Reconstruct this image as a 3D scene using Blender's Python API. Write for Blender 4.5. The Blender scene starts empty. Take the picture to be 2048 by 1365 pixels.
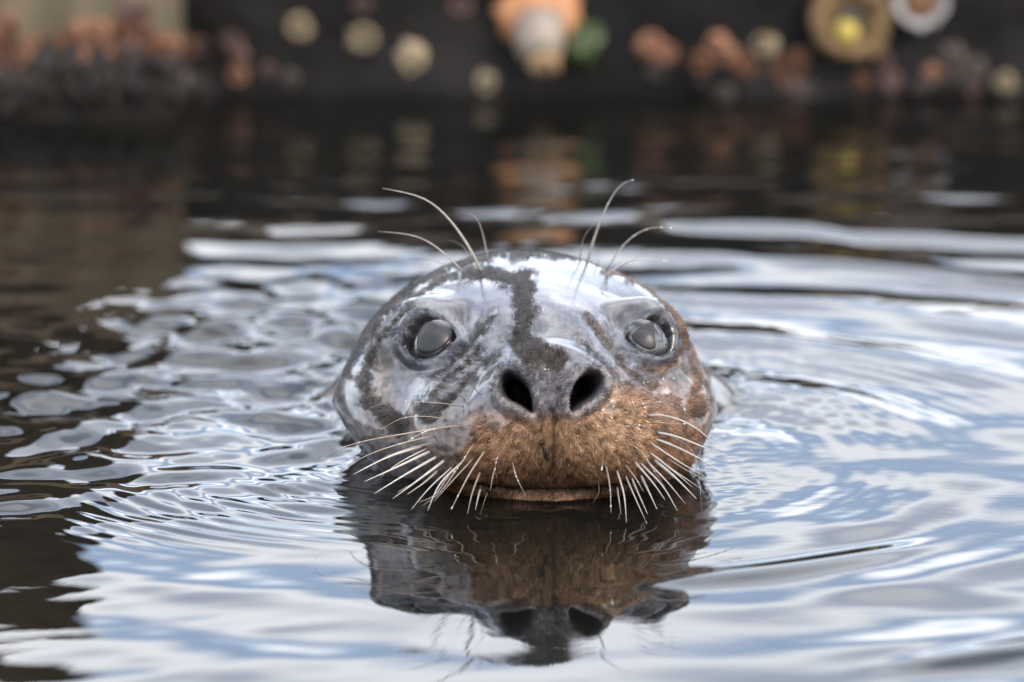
import bpy, bmesh, math, random
import numpy as np
from mathutils import Vector, Matrix
from mathutils.bvhtree import BVHTree

random.seed(7)
rng = np.random.default_rng(11)
scene = bpy.context.scene
COL = scene.collection
R = math.radians

# ------------------------------------------------------------------ camera
CAM = np.array([0.0, -4.075, 1.016])
PITCH = 12.865
F_PX = 16800.0            # focal length in pixels of the 2048 px wide photograph
cam_d = bpy.data.cameras.new('camera')
cam = bpy.data.objects.new('camera', cam_d)
COL.objects.link(cam)
cam.location = CAM
cam.rotation_euler = (R(90 - PITCH), 0, 0)
cam_d.sensor_width = 36.0
cam_d.lens = F_PX / 2048.0 * 36.0
cam_d.clip_start = 0.05
cam_d.clip_end = 2000.0
cam_d.dof.use_dof = True
cam_d.dof.focus_distance = 4.215
cam_d.dof.aperture_fstop = 5.6
scene.camera = cam

# ------------------------------------------------------------------ sky and sun
SUN_EL, SUN_AZ = 34.0, 140.0      # azimuth clockwise from +Y: behind the camera, to the right
world = bpy.data.worlds.new('World')
scene.world = world
world.use_nodes = True
wn, wl = world.node_tree.nodes, world.node_tree.links
wn.clear()
w_out = wn.new('ShaderNodeOutputWorld')
w_bg = wn.new('ShaderNodeBackground')
w_bg.inputs['Strength'].default_value = 0.10
w_sky = wn.new('ShaderNodeTexSky')
w_sky.sky_type = 'NISHITA'
w_sky.sun_disc = False
w_sky.sun_elevation = R(SUN_EL)
w_sky.sun_rotation = R(SUN_AZ)
w_sky.air_density = 1.0
w_sky.dust_density = 0.7
w_tc = wn.new('ShaderNodeTexCoord')
w_sep = wn.new('ShaderNodeSeparateXYZ')
wl.new(w_tc.outputs['Generated'], w_sep.inputs[0])
w_add = wn.new('ShaderNodeMath'); w_add.operation = 'ADD'; w_add.inputs[1].default_value = 0.22
w_abs = wn.new('ShaderNodeMath'); w_abs.operation = 'ABSOLUTE'
wl.new(w_sep.outputs['Z'], w_abs.inputs[0]); wl.new(w_abs.outputs[0], w_add.inputs[0])
w_dx = wn.new('ShaderNodeMath'); w_dx.operation = 'DIVIDE'
w_dy = wn.new('ShaderNodeMath'); w_dy.operation = 'DIVIDE'
wl.new(w_sep.outputs['X'], w_dx.inputs[0]); wl.new(w_add.outputs[0], w_dx.inputs[1])
wl.new(w_sep.outputs['Y'], w_dy.inputs[0]); wl.new(w_add.outputs[0], w_dy.inputs[1])
w_comb = wn.new('ShaderNodeCombineXYZ')
w_sx = wn.new('ShaderNodeMath'); w_sx.operation = 'MULTIPLY'; w_sx.inputs[1].default_value = 0.55
wl.new(w_dx.outputs[0], w_sx.inputs[0]); wl.new(w_sx.outputs[0], w_comb.inputs[0]); wl.new(w_dy.outputs[0], w_comb.inputs[1])
w_noise = wn.new('ShaderNodeTexNoise')
w_noise.inputs['Scale'].default_value = 1.9
w_noise.inputs['Detail'].default_value = 1.0
w_noise.inputs['Roughness'].default_value = 0.5
wl.new(w_comb.outputs[0], w_noise.inputs['Vector'])
w_ramp = wn.new('ShaderNodeMapRange')
w_ramp.interpolation_type = 'SMOOTHSTEP'
w_ramp.inputs['From Min'].default_value = 0.37
w_ramp.inputs['From Max'].default_value = 0.66
w_ramp.inputs['To Min'].default_value = 0.16
w_ramp.inputs['To Max'].default_value = 0.97
wl.new(w_noise.outputs['Fac'], w_ramp.inputs['Value'])
w_mix = wn.new('ShaderNodeMix'); w_mix.data_type = 'RGBA'
w_mix.inputs[7].default_value = (14.5, 14.7, 15.2, 1)       # thin bright cloud
wl.new(w_ramp.outputs[0], w_mix.inputs[0])
w_tint = wn.new('ShaderNodeMix'); w_tint.data_type = 'RGBA'; w_tint.blend_type = 'MULTIPLY'; w_tint.inputs[0].default_value = 1.0
w_tint.inputs[7].default_value = (0.93, 1.05, 1.24, 1)
wl.new(w_sky.outputs[0], w_tint.inputs[6]); wl.new(w_tint.outputs[2], w_mix.inputs[6])
wl.new(w_mix.outputs[2], w_bg.inputs['Color'])
wl.new(w_bg.outputs[0], w_out.inputs['Surface'])

sun_d = bpy.data.lights.new('sun', 'SUN')
sun = bpy.data.objects.new('sun', sun_d)
COL.objects.link(sun)
sun_d.energy = 1.1
sun_d.angle = R(20)
sun_d.color = (1.0, 0.86, 0.70)
to_sun = Vector((math.sin(R(SUN_AZ)) * math.cos(R(SUN_EL)), math.cos(R(SUN_AZ)) * math.cos(R(SUN_EL)), math.sin(R(SUN_EL))))
sun.rotation_euler = to_sun.to_track_quat('Z', 'Y').to_euler()
sun.location = to_sun * 20

vs = scene.view_settings
vs.view_transform = 'Standard'
vs.look = 'None'
vs.exposure = 1.45
vs.gamma = 1.0
vs.use_curve_mapping = False
scene.cycles.use_denoising = True
scene.cycles.max_bounces = 8

# ------------------------------------------------------------------ projection helpers (metres <-> pixels of the photograph)
_fw = np.array([0, math.cos(R(PITCH)), -math.sin(R(PITCH))])
_up = np.array([0, math.sin(R(PITCH)), math.cos(R(PITCH))])
def proj(P):
    d = P - CAM
    z = d @ _fw
    return 1024 + F_PX * d[..., 0] / z, 682.5 - F_PX * (d @ _up) / z
def ray(px, py):
    v = _fw + _up * ((682.5 - py) / F_PX) + np.array([1.0, 0, 0]) * ((px - 1024) / F_PX)
    return v
def at_y(px, py, Y):
    v = ray(px, py)
    return CAM + v * ((Y - CAM[1]) / v[1])
def at_z(px, py, Z):
    v = ray(px, py)
    return CAM + v * ((Z - CAM[2]) / v[2])

# ------------------------------------------------------------------ object helpers
def link(o, parent=None):
    COL.objects.link(o)
    if parent is not None:
        o.parent = parent
    return o
def tag(o, label=None, cat=None, group=None, kind=None):
    if label: o['label'] = label
    if cat: o['category'] = cat
    if group: o['group'] = group
    if kind: o['kind'] = kind
    return o
def empty(name, loc=(0, 0, 0)):
    o = bpy.data.objects.new(name, None)
    o.empty_display_size = 0.05
    o.location = loc
    return link(o)
def mesh_obj(name, me, mat, parent=None):
    o = bpy.data.objects.new(name, me)
    if mat is not None and len(me.materials) == 0:
        me.materials.append(mat)
    return link(o, parent)
def np_mesh(name, V, F, smooth=True):
    """V (n,3), F (m,k) with a constant k"""
    me = bpy.data.meshes.new(name)
    V = np.asarray(V, dtype=np.float32); F = np.asarray(F, dtype=np.int32)
    m, k = F.shape
    me.vertices.add(len(V)); me.vertices.foreach_set('co', V.ravel())
    me.loops.add(m * k); me.loops.foreach_set('vertex_index', F.ravel())
    me.polygons.add(m)
    me.polygons.foreach_set('loop_start', np.arange(0, m * k, k, dtype=np.int32))
    me.polygons.foreach_set('loop_total', np.full(m, k, dtype=np.int32))
    me.polygons.foreach_set('use_smooth', np.full(m, smooth, dtype=bool))
    me.update(calc_edges=True)
    return me
def set_attr(me, name, arr):
    arr = np.asarray(arr, dtype=np.float32)
    if arr.ndim == 1:
        a = me.attributes.new(name, 'FLOAT', 'POINT'); a.data.foreach_set('value', arr)
    else:
        if arr.shape[1] == 3:
            arr = np.concatenate([arr, np.ones((len(arr), 1), np.float32)], 1)
        a = me.attributes.new(name, 'FLOAT_COLOR', 'POINT'); a.data.foreach_set('color', np.ascontiguousarray(arr).ravel())
def grid_faces(n, m, wrap=False):
    """n rows, m columns; wrap joins the last column with the first"""
    i = np.arange(n - 1)[:, None]; j = np.arange(m if wrap else m - 1)[None, :]
    j2 = (j + 1) % m
    a = i * m + j; b = i * m + j2; c = (i + 1) * m + j2; d = (i + 1) * m + j
    return np.stack([a, b, c, d], -1).reshape(-1, 4)

# ------------------------------------------------------------------ material helpers
class NT:
    def __init__(self, name):
        self.m = bpy.data.materials.new(name); self.m.use_nodes = True
        self.t = self.m.node_tree; self.n = self.t.nodes; self.l = self.t.links
        self.b = self.n['Principled BSDF']
    def new(self, typ, **kw):
        x = self.n.new(typ)
        for k, v in kw.items(): setattr(x, k, v)
        return x
    def put(self, sock, v):
        if hasattr(v, 'default_value') or hasattr(v, 'is_linked'):
            self.l.new(v, sock)
        else:
            sock.default_value = v
    def math(self, op, a, b=0.0, c=0.0):
        x = self.new('ShaderNodeMath', operation=op)
        self.put(x.inputs[0], a); self.put(x.inputs[1], b); self.put(x.inputs[2], c)
        return x.outputs[0]
    def noise(self, scale, detail=3.0, rough=0.55, vec=None, out='Fac', dist=0.0):
        x = self.new('ShaderNodeTexNoise')
        x.inputs['Scale'].default_value = scale; x.inputs['Detail'].default_value = detail
        x.inputs['Roughness'].default_value = rough; x.inputs['Distortion'].default_value = dist
        if vec is not None: self.l.new(vec, x.inputs['Vector'])
        return x.outputs[out]
    def mix(self, fac, a, b, blend='MIX'):
        x = self.new('ShaderNodeMix', data_type='RGBA', blend_type=blend)
        self.put(x.inputs[0], fac); self.put(x.inputs[6], a); self.put(x.inputs[7], b)
        return x.outputs[2]
    def rng(self, v, a, b, c=0.0, d=1.0, smooth=True):
        x = self.new('ShaderNodeMapRange')
        if smooth: x.interpolation_type = 'SMOOTHSTEP'
        self.put(x.inputs['Value'], v)
        for k, q in zip(('From Min', 'From Max', 'To Min', 'To Max'), (a, b, c, d)): self.put(x.inputs[k], q)
        return x.outputs[0]
    def obj(self):
        return self.new('ShaderNodeTexCoord').outputs['Object']
    def attr(self, name, out='Color'):
        x = self.new('ShaderNodeAttribute'); x.attribute_name = name
        return x.outputs[out]
    def bump(self, h, strength, dist=0.001, normal=None):
        x = self.new('ShaderNodeBump'); x.inputs['Strength'].default_value = strength
        x.inputs['Distance'].default_value = dist
        self.put(x.inputs['Height'], h)
        if normal is not None: self.l.new(normal, x.inputs['Normal'])
        return x.outputs[0]
    def set(self, **kw):
        for k, v in kw.items(): self.put(self.b.inputs[k.replace('_', ' ')], v)
        return self.m
def rgb(r, g, b): return (r, g, b, 1.0)

def simple_mat(name, c1, c2, scale, rough=0.6, bump=0.4, bscale=None, bdist=0.002, rand=0.0, spec=.25):
    q = NT(name); o = q.obj()
    n = q.noise(scale, 4, 0.6, o)
    c = q.mix(q.rng(n, 0.3, 0.7), rgb(*c1), rgb(*c2))
    if rand:
        info = q.new('ShaderNodeObjectInfo')
        c = q.mix(1.0, c, q.mix(info.outputs['Random'], rgb(1 - rand, 1 - rand, 1 - rand), rgb(1 + rand, 1 + rand * .8, 1 + rand * .6)), 'MULTIPLY')
    h = q.noise(bscale or scale * 3, 4, 0.6, o)
    return q.set(Base_Color=c, Roughness=rough, Specular_IOR_Level=spec, Normal=q.bump(h, bump, bdist))

# ================================================================== THE SEAL'S BODY AS AN IMPLICIT SURFACE
HX = 0.0058                      # the head is turned a little to its left
def xc(y):                        # centre line of the head
    return 0.0205 - (0.0205 - HX) * np.clip(y / 0.12, 0, 1)
#        u (from centre line), y, z, radii, blend
ELL = [
    ((0, .155, .016), (.0950, .125, .0772), .0),      # skull
    ((0, .062, .040), (.050, .066, .040), .030),     # snout
    ((0, .090, .055), (.050, .065, .030), .025),     # bridge up to the forehead
    ((0, .016, .0565), (.033, .018, .0215), .012),   # nose pad
    ((.030, .036, .028), (.039, .038, .030), .014),  # whisker pads
    ((-.030, .036, .028), (.039, .038, .030), .014),
    ((0, .040, -.0035), (.031, .033, .0125), .009),    # chin
    ((.062, .105, .016), (.034, .050, .034), .025),  # cheeks
    ((-.062, .105, .016), (.034, .050, .034), .025),
    ((.058, .092, .066), (.022, .022, .019), .016),  # brows over the eyes
    ((-.058, .092, .066), (.022, .022, .019), .016),
    ((.003, .230, -.028), (.122, .140, .068), .022),    # neck
    ((0, .460, -.150), (.155, .330, .130), .060),    # shoulders under water
]
def smin(a, b, k):
    if k <= 0: return np.minimum(a, b)
    h = np.clip(0.5 + 0.5 * (b - a) / k, 0, 1)
    return b + (a - b) * h - k * h * (1 - h)
def sdf(x, y, z):
    u = x - xc(y)
    jaw = np.clip((y - .045) / .045, 0, 1) * np.clip((.24 - y) / .07, 0, 1)
    u = u * (1 + .17 * jaw * np.clip((.026 - z) / .026, 0, 1.2))      # the head narrows towards the jaw
    d = None
    for (c, r, k) in ELL:
        p0, p1, p2 = (u - c[0]), (y - c[1]), (z - c[2])
        k0 = np.sqrt((p0 / r[0]) ** 2 + (p1 / r[1]) ** 2 + (p2 / r[2]) ** 2) + 1e-9
        k1 = np.sqrt((p0 / r[0] ** 2) ** 2 + (p1 / r[1] ** 2) ** 2 + (p2 / r[2] ** 2) ** 2) + 1e-9
        e = k0 * (k0 - 1) / k1
        d = e if d is None else smin(d, e, k)
    return d

C0 = np.array([0.0105, 0.115, 0.022])        # every point of the body is seen from here
N_T, N_P = 470, 800
th = np.concatenate([np.linspace(0.004, R(118), N_T - 60, endpoint=False), np.linspace(R(118), math.pi - .004, 60)])
ph = np.linspace(0, 2 * math.pi, N_P, endpoint=False)
AX = np.array([0.10, -0.985, 0.15]); AX /= np.linalg.norm(AX)   # polar axis towards the nose
E1 = np.cross(AX, [0, 0, 1.0]); E1 /= np.linalg.norm(E1)
E2 = np.cross(E1, AX)
def dirs(T, P):
    st = np.sin(T)
    return (np.cos(T)[..., None] * AX + (st * np.cos(P))[..., None] * E1 + (st * np.sin(P))[..., None] * E2)
def f_at(D, r):
    Q = C0 + D * r[..., None]
    return sdf(Q[..., 0], Q[..., 1], Q[..., 2])
# coarse outer crossing
ti = np.linspace(0, N_T - 1, 95).round().astype(int); pi_ = np.arange(0, N_P, 8)
Dc = dirs(*np.meshgrid(th[ti], ph[pi_], indexing='ij'))
rs = np.linspace(0.02, 0.80, 200)
rc = np.full(Dc.shape[:2], 0.02)
for r0 in rs:
    v = f_at(Dc, np.full(Dc.shape[:2], r0))
    rc = np.where(v < 0, r0, rc)
# upsample to the fine grid and refine by bisection
TT, PP = np.meshgrid(th, ph, indexing='ij')
D = dirs(TT, PP)
fi = np.interp(np.arange(N_T), ti, np.arange(len(ti)))
i0 = np.clip(np.floor(fi).astype(int), 0, len(ti) - 2); ft = (fi - i0)[:, None]
pj = np.arange(N_P) / 8.0; j0 = np.floor(pj).astype(int); fp = (pj - j0)[None, :]
j1 = (j0 + 1) % len(pi_)
rf = (rc[i0][:, j0] * (1 - ft) * (1 - fp) + rc[i0 + 1][:, j0] * ft * (1 - fp) + rc[i0][:, j1] * (1 - ft) * fp + rc[i0 + 1][:, j1] * ft * fp)
lo, hi = rf - 0.016, rf + 0.016
for _ in range(13):
    mid = (lo + hi) / 2
    ins = f_at(D, mid) < 0
    lo = np.where(ins, mid, lo); hi = np.where(ins, hi, mid)
RAD = (lo + hi) / 2
P3 = C0 + D * RAD[..., None]
def grid_normals(P):
    dp = np.roll(P, -1, 1) - np.roll(P, 1, 1)
    dt = np.gradient(P, axis=0)
    n = np.cross(dp, dt)
    n /= np.linalg.norm(n, axis=-1, keepdims=True) + 1e-12
    s = np.sign(np.sum(n * D, -1, keepdims=True)); s[s == 0] = 1
    return n * s
NRM = grid_normals(P3)
to_cam = CAM - P3; to_cam /= np.linalg.norm(to_cam, axis=-1, keepdims=True)
FACING = np.sum(NRM * to_cam, -1)
PX, PY = proj(P3)
FRONT = (FACING > 0.0) & (P3[..., 1] < 0.19)
PX = np.where(FRONT, PX, -9999.0)

def seg_dist(px, py, pts):
    """distance to a polyline and the parameter 0..1 along it"""
    best = np.full(px.shape, 1e9); par = np.zeros(px.shape)
    n = len(pts) - 1
    for i in range(n):
        (ax, ay), (bx, by) = pts[i][:2], pts[i + 1][:2]
        dx, dy = bx - ax, by - ay
        t = np.clip(((px - ax) * dx + (py - ay) * dy) / (dx * dx + dy * dy + 1e-9), 0, 1)
        d = np.hypot(px - ax - t * dx, py - ay - t * dy)
        w = d < best
        best = np.where(w, d, best); par = np.where(w, (i + t) / n, par)
    return best, par
def stroke(px, py, pts):
    """signed distance (negative inside) to a stroke whose points are (x, y, half width)"""
    best = np.full(px.shape, 1e9)
    for i in range(len(pts) - 1):
        (ax, ay, aw), (bx, by, bw) = pts[i], pts[i + 1]
        dx, dy = bx - ax, by - ay
        t = np.clip(((px - ax) * dx + (py - ay) * dy) / (dx * dx + dy * dy + 1e-9), 0, 1)
        best = np.minimum(best, np.hypot(px - ax - t * dx, py - ay - t * dy) - (aw + (bw - aw) * t))
    return best
def poly_sd(px, py, pts):
    """signed distance to a polygon, negative inside"""
    d, _ = seg_dist(px, py, list(pts) + [pts[0]])
    inside = np.zeros(px.shape, bool)
    n = len(pts)
    for i in range(n):
        (ax, ay), (bx, by) = pts[i], pts[(i + 1) % n]
        c = ((ay > py) != (by > py)) & (px < (bx - ax) * (py - ay) / ((by - ay) + 1e-12) + ax)
        inside ^= c
    return np.where(inside, -d, d)
def sstep(x, a, b):
    t = np.clip((x - a) / (b - a), 0, 1)
    return t * t * (3 - 2 * t)
def smooth_poly(pts, n=6):
    """closed Catmull-Rom through the points"""
    out = []; m = len(pts); p = [np.array(q, float) for q in pts]
    for i in range(m):
        a, b, c, d = p[i - 1], p[i], p[(i + 1) % m], p[(i + 2) % m]
        for k in range(n):
            t = k / n
            out.append(tuple(0.5 * ((2 * b) + (-a + c) * t + (2 * a - 5 * b + 4 * c - d) * t * t + (-a + 3 * b - 3 * c + d) * t ** 3)))
    return out

NOSTRIL_L = smooth_poly([(1001, 772), (1004, 753), (1018, 744), (1043, 757), (1060, 782), (1066, 812), (1063, 824), (1040, 810), (1012, 795)], 4)
NOSTRIL_R = smooth_poly([(1144, 822), (1142, 796), (1151, 770), (1167, 750), (1187, 743), (1202, 751), (1203, 769), (1192, 788), (1168, 806)], 4)
EYE_L = smooth_poly([(812, 690), (818, 658), (838, 640), (862, 636), (888, 648), (908, 669), (900, 690), (872, 712), (846, 719), (826, 712)], 4)
EYE_R = smooth_poly([(1256, 672), (1274, 652), (1300, 637), (1320, 640), (1334, 660), (1338, 685), (1331, 704), (1316, 711), (1290, 703), (1268, 690)], 4)
sd_nl = poly_sd(PX, PY, NOSTRIL_L); sd_nr = poly_sd(PX, PY, NOSTRIL_R)
sd_el = poly_sd(PX, PY, EYE_L); sd_er = poly_sd(PX, PY, EYE_R)
sd_n = np.minimum(sd_nl, sd_nr); sd_e = np.minimum(sd_el, sd_er)
DISP = np.zeros(PX.shape)
# nostrils: soft rim outside, deep hole inside
DISP += 0.0022 * np.exp(-((sd_n - 12) / 13.0) ** 2)
DISP -= 0.032 * sstep(-sd_n, -5, 12)
# valley between the nostrils and the groove of the upper lip
g, _ = seg_dist(PX, PY, [(1104, 720), (1106, 770), (1106, 835)])
DISP -= 0.0020 * np.exp(-(g / 20.0) ** 2)
g, _ = seg_dist(PX, PY, [(1106, 826), (1106, 870), (1107, 905), (1100, 950)])
DISP -= 0.0016 * np.exp(-(g / 6.0) ** 2)
# fold under the nostril wings and between nose pad and whisker pads
g, _ = seg_dist(PX, PY, [(985, 775), (985, 815), (1012, 842), (1045, 846), (1075, 838)])
DISP -= 0.0012 * np.exp(-(g / 9.0) ** 2)
g, _ = seg_dist(PX, PY, [(1136, 838), (1170, 836), (1210, 815), (1232, 780), (1226, 745)])
DISP -= 0.0012 * np.exp(-(g / 9.0) ** 2)
# eyes: raised lids, opening for the eyeball
DISP += 0.0020 * np.exp(-((sd_e - 9) / 11.0) ** 2)
DISP -= 0.0075 * sstep(-sd_e, -2, 9)
# loose skin under the eyes, sockets, brows, bridge of the nose and hollow flanks
DISP -= 0.0008 * np.exp(-((sd_e - 27) / 7.0) ** 2) * sstep(PY, 680, 720)
def bl(cx, cy, rx, ry, ang=0.0):
    c, s_ = math.cos(R(ang)), math.sin(R(ang)); a = (PX - cx) * c + (PY - cy) * s_; b = -(PX - cx) * s_ + (PY - cy) * c
    return np.exp(-((a / rx) ** 2 + (b / ry) ** 2))
DISP -= 0.0042 * bl(930, 655, 34, 42, -35) + 0.0042 * bl(1232, 655, 34, 42, 35)
DISP += 0.0026 * bl(870, 590, 60, 26, -32) + 0.0026 * bl(1290, 592, 60, 26, 34)
DISP += 0.0034 * bl(1088, 655, 46, 95, 0)
DISP -= 0.0034 * bl(935, 765, 36, 75, 38) + 0.0034 * bl(1262, 745, 36, 75, -38)
DISP += 0.0020 * bl(850, 770, 50, 40, 0) + 0.0020 * bl(1345, 760, 40, 40, 0)
DISP += 0.0018 * bl(985, 790, 16, 34, 0) + 0.0018 * bl(1226, 780, 16, 34, 0)
# mouth: lip line and the lower lip
g, _ = seg_dist(PX, PY, [(940, 968), (990, 976), (1050, 981), (1100, 982), (1160, 980), (1215, 976), (1262, 966)])
DISP -= 0.0035 * np.exp(-(g / 7.0) ** 2)
# creases that run from the inner eye corners down beside the nose
for pts, a, w in [([(985, 622), (940, 668), (905, 705), (880, 735)], .0011, 8), ([(1168, 640), (1205, 668), (1245, 715), (1300, 765)], .0011, 8),
                  ([(1010, 715), (960, 755), (930, 800)], .0007, 7), ([(1160, 690), (1225, 735), (1262, 790)], .0009, 8)]:
    g, _ = seg_dist(PX, PY, pts)
    DISP -= a * np.exp(-(g / w) ** 2)
# follicle lumps on the whisker pads
BASES = []
for row, (x0, y0, x1, y1, n) in enumerate([(1230, 818, 1290, 838, 4), (1205, 846, 1312, 862, 5), (1206, 873, 1308, 888, 6), (1208, 900, 1312, 922, 7), (1212, 932, 1300, 945, 6), (1222, 962, 1280, 966, 4)]):
    for i in range(n):
        t = i / (n - 1)
        BASES.append((x0 + (x1 - x0) * t + random.uniform(-4, 4), y0 + (y1 - y0) * t + random.uniform(-4, 4)))
for (x, y) in list(BASES):
    BASES.append((2212 - x + random.uniform(-5, 5) - (x - 1106) * 0.18, y + random.uniform(-4, 4)))
fol = np.full(PX.shape, 1e9)
for (x, y) in BASES:
    fol = np.minimum(fol, np.hypot(PX - x, PY - y))
DISP += 0.0005 * np.exp(-(fol / 10.0) ** 2)
RAD2 = RAD + DISP
P3 = C0 + D * RAD2[..., None]
NRM = grid_normals(P3)

# ---- colour of the coat and where a film of water lies on it (values in the 2048 px frame of the photograph, baked on the skin)
def blob(cx, cy, rx, ry, soft=1.0):
    return np.exp(-(((PX - cx) / rx) ** 2 + ((PY - cy) / ry) ** 2) * soft)
GREY = np.array([.088, .084, .091]); BROWN = np.array([.165, .086, .047]); TAN = np.array([.265, .165, .096]); DARK = np.array([.022, .018, .015]); NOSE = np.array([.085, .079, .082]); PALE = np.array([.16, .15, .142])
COLR = np.broadcast_to(GREY, PX.shape + (3,)).copy()
def paint(c, m):
    global COLR
    COLR = COLR + (np.array(c) - COLR) * np.clip(m, 0, 1)[..., None]
paint(PALE, 0.6 * blob(720, 820, 70, 80))
# muzzle
muz = poly_sd(PX, PY, [(1106, 832), (1000, 842), (960, 846), (935, 880), (915, 920), (890, 965), (860, 1050), (1300, 1050), (1400, 950), (1392, 840), (1330, 790), (1255, 770), (1215, 825)])
mz = muz + 14 * np.sin(PX / 17.0 + PY / 23.0) * np.sin(PY / 19.0 - PX / 41.0)
paint(BROWN * 1.0, sstep(-mz, -48, 26))
paint(TAN, 0.75 * blob(1190, 880, 130, 45) * (muz < 30)); paint(TAN, 0.5 * blob(1020, 880, 60, 35)); paint(TAN * .95, .6 * blob(1255, 830, 60, 40))
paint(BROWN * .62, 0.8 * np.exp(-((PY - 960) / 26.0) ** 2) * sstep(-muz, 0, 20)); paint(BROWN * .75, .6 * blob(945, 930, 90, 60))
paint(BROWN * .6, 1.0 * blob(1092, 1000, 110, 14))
# right cheek brown, mottled
paint(BROWN * .85, 0.85 * blob(1370, 830, 62, 60)); paint(TAN * .8, 0.5 * blob(1400, 760, 40, 60)); paint(PALE * .9, .7 * blob(1436, 820, 26, 60))
paint(BROWN * .9, .6 * blob(800, 850, 70, 40)); paint(TAN, .4 * blob(760, 770, 20, 70))
# nose leather
nose = poly_sd(PX, PY, smooth_poly([(985, 770), (1003, 735), (1050, 728), (1106, 738), (1165, 730), (1212, 738), (1228, 775), (1200, 815), (1160, 834), (1105, 838), (1050, 832), (1010, 812)], 4))
paint(NOSE, sstep(-nose, -10, 12)); paint(TAN * 1.05, .8 * np.exp(-((nose - 6) / 12.0) ** 2) * sstep(PX, 1190, 1225) * sstep(PY, 740, 770)); paint(PALE * .9, .65 * blob(1000, 812, 22, 18)); paint(BROWN, .7 * blob(1108, 835, 40, 10))
# dark fur on the crown and along the outline
crown = poly_sd(PX, PY, [(640, 640), (690, 715), (738, 660), (795, 606), (870, 556), (940, 527), (985, 519), (1080, 521), (1175, 519), (1235, 543), (1322, 606), (1372, 680), (1400, 720), (1500, 600), (1200, 400), (900, 400)])
paint(DARK, sstep(-crown, -4, 6)); paint(TAN * .55, .8 * sstep(-crown, -4, 6) * sstep(PX, 1280, 1340))
# dark lids
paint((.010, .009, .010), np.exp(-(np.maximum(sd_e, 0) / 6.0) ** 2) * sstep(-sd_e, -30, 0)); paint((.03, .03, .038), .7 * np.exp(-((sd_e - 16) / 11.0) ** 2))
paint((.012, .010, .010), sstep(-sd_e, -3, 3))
paint((.045, .037, .034), .7 * blob(930, 600, 40, 45)); paint((.055, .045, .042), .7 * blob(1230, 610, 60, 40))  # dimmer sky reflection above the eyes, painted as darker coat
paint((.075, .055, .042), .8 * blob(880, 900, 70, 50) * (muz > -10))
# nostril holes: coloured nearly black inside
paint((.006, .005, .005), sstep(-sd_n, -4, 4))
# follicle dots
paint((.012, .011, .010), .95 * np.exp(-(fol / 5.2) ** 2) * (nose > 10))
g, _ = seg_dist(PX, PY, [(1084, 885), (1094, 912)]); paint((.02, .018, .016), 1.0 * np.exp(-(g / 7.0) ** 2))
g, _ = seg_dist(PX, PY, [(1106, 836), (1106, 905), (1100, 945)]); paint((.05, .03, .018), .7 * np.exp(-(g / 3.5) ** 2))
g, _ = seg_dist(PX, PY, [(940, 968), (990, 976), (1050, 981), (1100, 982), (1160, 980), (1215, 976), (1262, 966)]); paint((.012, .009, .008), .95 * np.exp(-(g / 9.0) ** 2))  # mouth shadow painted as a dark line between the lips

# strokes of bare fur (not covered by the film of water)
FUR = [
    [(925, 548, 12), (965, 548, 14), (1000, 556, 14), (1040, 566, 18), (1050, 562, 20)],
    [(1050, 562, 20), (1046, 600, 20), (1054, 625, 18), (1044, 660, 15), (1040, 690, 19), (1062, 704, 26)],
    [(965, 516, 10), (900, 533, 12), (830, 572, 9), (770, 622, 8), (725, 680, 9), (695, 745, 9)],
    [(950, 540, 14), (895, 560, 8), (850, 590, 4), (800, 635, 3), (760, 680, 4), (728, 740, 9), (735, 800, 12), (800, 850, 22)],
    [(992, 630, 5), (955, 662, 9), (925, 700, 5), (905, 728, 3)], [(905, 728, 3), (870, 755, 3)],
    [(1005, 700, 6), (975, 718, 5), (945, 745, 5), (900, 800, 5), (860, 830, 16)],
    [(960, 690, 4), (935, 722, 5), (905, 748, 4), (870, 790, 6), (845, 815, 12)],
    [(1172, 634, 2), (1200, 655, 8), (1225, 690, 5), (1262, 735, 3), (1300, 770, 8)],
    [(1152, 676, 1), (1190, 704, 2), (1225, 745, 6), (1275, 795, 20), (1330, 820, 30)],
    [(1215, 545, 5), (1255, 557, 6), (1310, 588, 8), (1350, 640, 7), (1380, 700, 8), (1396, 760, 9), (1390, 820, 20)],
    [(1290, 735, 3), (1320, 742, 5), (1348, 725, 5), (1358, 700, 3)],
    [(1075, 715, 26), (1110, 722, 22)],
]
film = np.full(PX.shape, 1e9)
for s in FUR:
    film = np.minimum(film, stroke(PX, PY, s))
film = np.minimum(film, mz + 2)
film = np.minimum(film, nose - 2)
film = np.minimum(film, sd_e - 1)
film = np.minimum(film, crown + 2)
def pxnoise(scale, seed, n=26):
    g_ = np.random.default_rng(seed); h = 0
    for _ in range(n):
        lam = scale * (.5 + g_.random()); t = g_.uniform(0, 6.28)
        h = h + np.sin(2 * math.pi / lam * (PX * math.cos(t) + PY * math.sin(t)) + g_.uniform(0, 6.28))
    return h / math.sqrt(n / 2)
film = np.clip(film + 4.5 * pxnoise(42, 3) + 2.5 * pxnoise(16, 4), -40, 40)
fur_only = np.full(PX.shape, 1e9)
for s in FUR[:2] + FUR[4:8] + [FUR[12]]:
    fur_only = np.minimum(fur_only, stroke(PX, PY, s))
paint((.034, .028, .023), sstep(-fur_only, -5, 3))
fo = np.minimum(stroke(PX, PY, FUR[2]), stroke(PX, PY, FUR[3])); paint((.040, .032, .025), .9 * sstep(-fo, -6, 3))
fo = np.minimum(stroke(PX, PY, FUR[10]), stroke(PX, PY, FUR[11])); paint(BROWN * .60, .8 * sstep(-fo, -6, 3))
fo = np.minimum(stroke(PX, PY, FUR[8]), stroke(PX, PY, FUR[9])); paint((.060, .045, .036), .85 * sstep(-fo, -6, 3) * (1 - sstep(PY, 750, 800)))
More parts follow.
